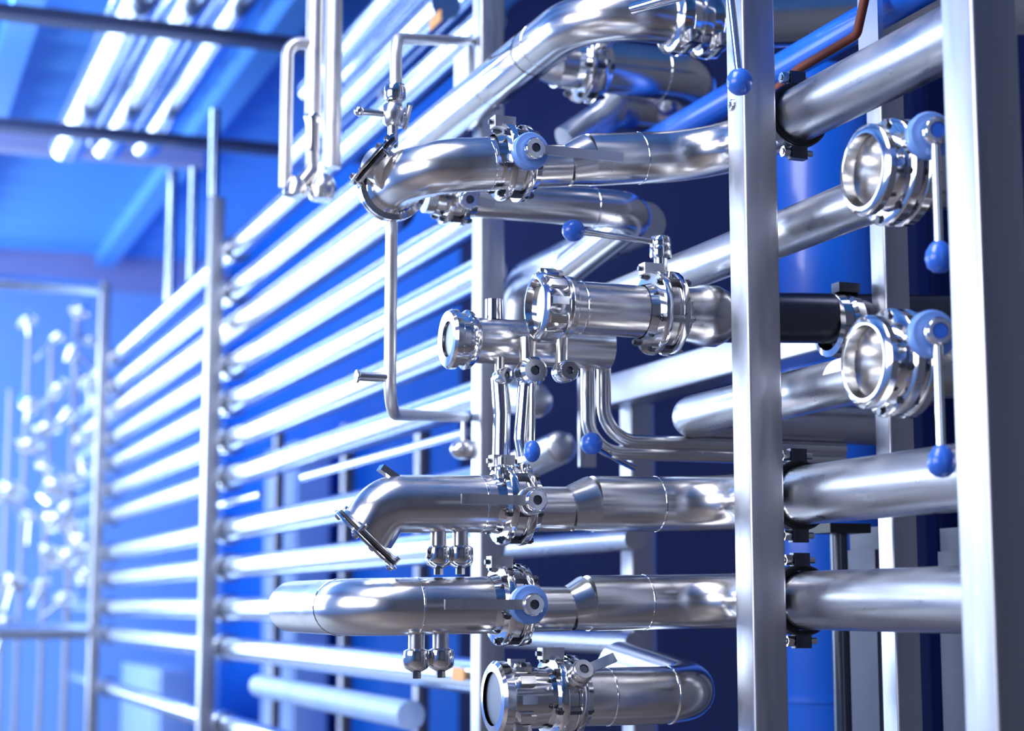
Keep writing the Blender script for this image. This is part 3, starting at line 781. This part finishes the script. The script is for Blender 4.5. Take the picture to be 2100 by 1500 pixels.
# pale boxes standing behind the long tubes
for px0, px1, py, X, lab in ((545, 610, 905, 2.9, 'pale blurred cabinet behind the long tubes, seen under the thin tube'), (250, 330, 1375, 2.3, 'pale blurred low cabinet between the two farthest posts, below the tubes')):
    y1 = aX(px0, py, X).y; y0 = aX(px1, py, X).y; top = aX(px1, py, X).z
    o = thing('far_cabinet', (X + .12, (y0 + y1) / 2, 0), lab, 'cabinet')
    MB().box((X + .12, (y0 + y1) / 2, top / 2), .24, y1 - y0, top, bev=.01).build('body', PALEP, o)
    MB().box((X - .005, (y0 + y1) / 2, top / 2), .01, (y1 - y0) * .85, top * .9).build('door', PALEP, o)
# far rails from the farthest post
for (py, r, lab) in ((592, .045, 'upper pale rail reaching left from the farthest post'), (1298, .05, 'lower pale rail reaching left from the farthest post')):
    e = aX(205, py, X0)
    pipe('cross_rail', [V((1.49, p4 + .03, e.z)), V((-1.2, p4 + .03, e.z))], r, lab, 'rail', m=TUBE, group='rails at the far end')
# hanging tubes near P3
for i, (px, py0, py1, r, lab) in enumerate(((355, 350, 530, .032, 'grey hanging tube left of the blurred post, the thicker one'), (398, 345, 500, .024, 'bright hanging tube left of the blurred post, the slimmer one'), (442, 225, 400, .024, 'slim bright tube standing on top of the blurred post'))):
    XX = 1.53 if i == 2 else XT; a = aX(px, py0, XX); b = aX(px, py1, XX)
    pipe('hanging_tube', [a, V((a.x, a.y, b.z if i == 2 else 1.64 + CAMZ + .04))], r, lab, 'tube', m=TUBE, group='hanging tubes near the blurred post')
# far valves: blurred cluster on risers
YR = 12.6
for k, (px, top, r) in enumerate(((22, 800, .018), (62, 640, .018), (108, 690, .02), (160, 620, .024))):
    a = aY(px, top, YR)
    pipe('far_riser', [V((a.x, YR, 0)), a], r, 'blurred upright riser pipe in the far cluster, ' + ('leftmost of the four', 'second from the left', 'third from the left', 'rightmost, beside the farthest post')[k], 'pipe', m=GREYPANEL, group='risers at the far end')
rows = [(55, 660, 0), (120, 690, 0), (165, 640, 0), (150, 720, 0), (185, 700, 0), (120, 800, 0), (60, 830, 0), (95, 880, 0), (140, 850, 0), (165, 900, 0), (60, 915, 0), (20, 1010, 1), (110, 1000, 1), (140, 1040, 0), (90, 960, 0), (170, 960, 0), (150, 1080, 0), (95, 1130, 0), (140, 1145, 1), (175, 1180, 0), (25, 1195, 0), (130, 1230, 0), (10, 1275, 0), (165, 1110, 0), (60, 1060, 0), (115, 1070, 1), (180, 780, 0), (150, 990, 0), (85, 1200, 0)]
riserx = (22, 62, 108, 160)
where = ('near the frame edge', 'on the second riser', 'on the third riser', 'beside the farthest post')
for i, (px, py, big) in enumerate(rows):
    k = min(range(4), key=lambda j: abs(riserx[j] - px))
    c = aY(px, py, YR - .1)
    hgt = 'top' if py < 800 else 'upper part' if py < 950 else 'middle' if py < 1100 else 'foot'
    o = thing('far_valve', c, 'blurred bright little valve %s, %s of the far cluster' % (where[k], hgt), 'valve', 'far valves %s, %s' % (where[k], hgt))
    rx = aY(riserx[k], py, YR)
    r = .07 if big else random.uniform(.035, .06)
    MB().tube([c, V((rx.x, YR, c.z))], r * .5, 14).build('branch', TUBE, o)
    ax = V((random.uniform(-1, 1), random.uniform(-.3, .3), random.uniform(-.5, .5))).normalized()
    MB().lathe([(0, -r * 1.6), (r * .7, -r * 1.6), (r * .7, -r), (r, -r * .8), (r, r * .8), (r * .7, r), (r * .7, r * 1.6), (0, r * 1.6)], c, ax, 20).build('body', CHROME, o)
    MB().ball(c - ey * r * 1.2 + ez * r * .4, r * .8).build('hub', CHROME, o)
    MB().tube([c - ey * r, c - ey * r + V((random.uniform(-.2, .2), 0, random.uniform(-.22, .1)))], .014, 10).build('lever', CHROME, o)
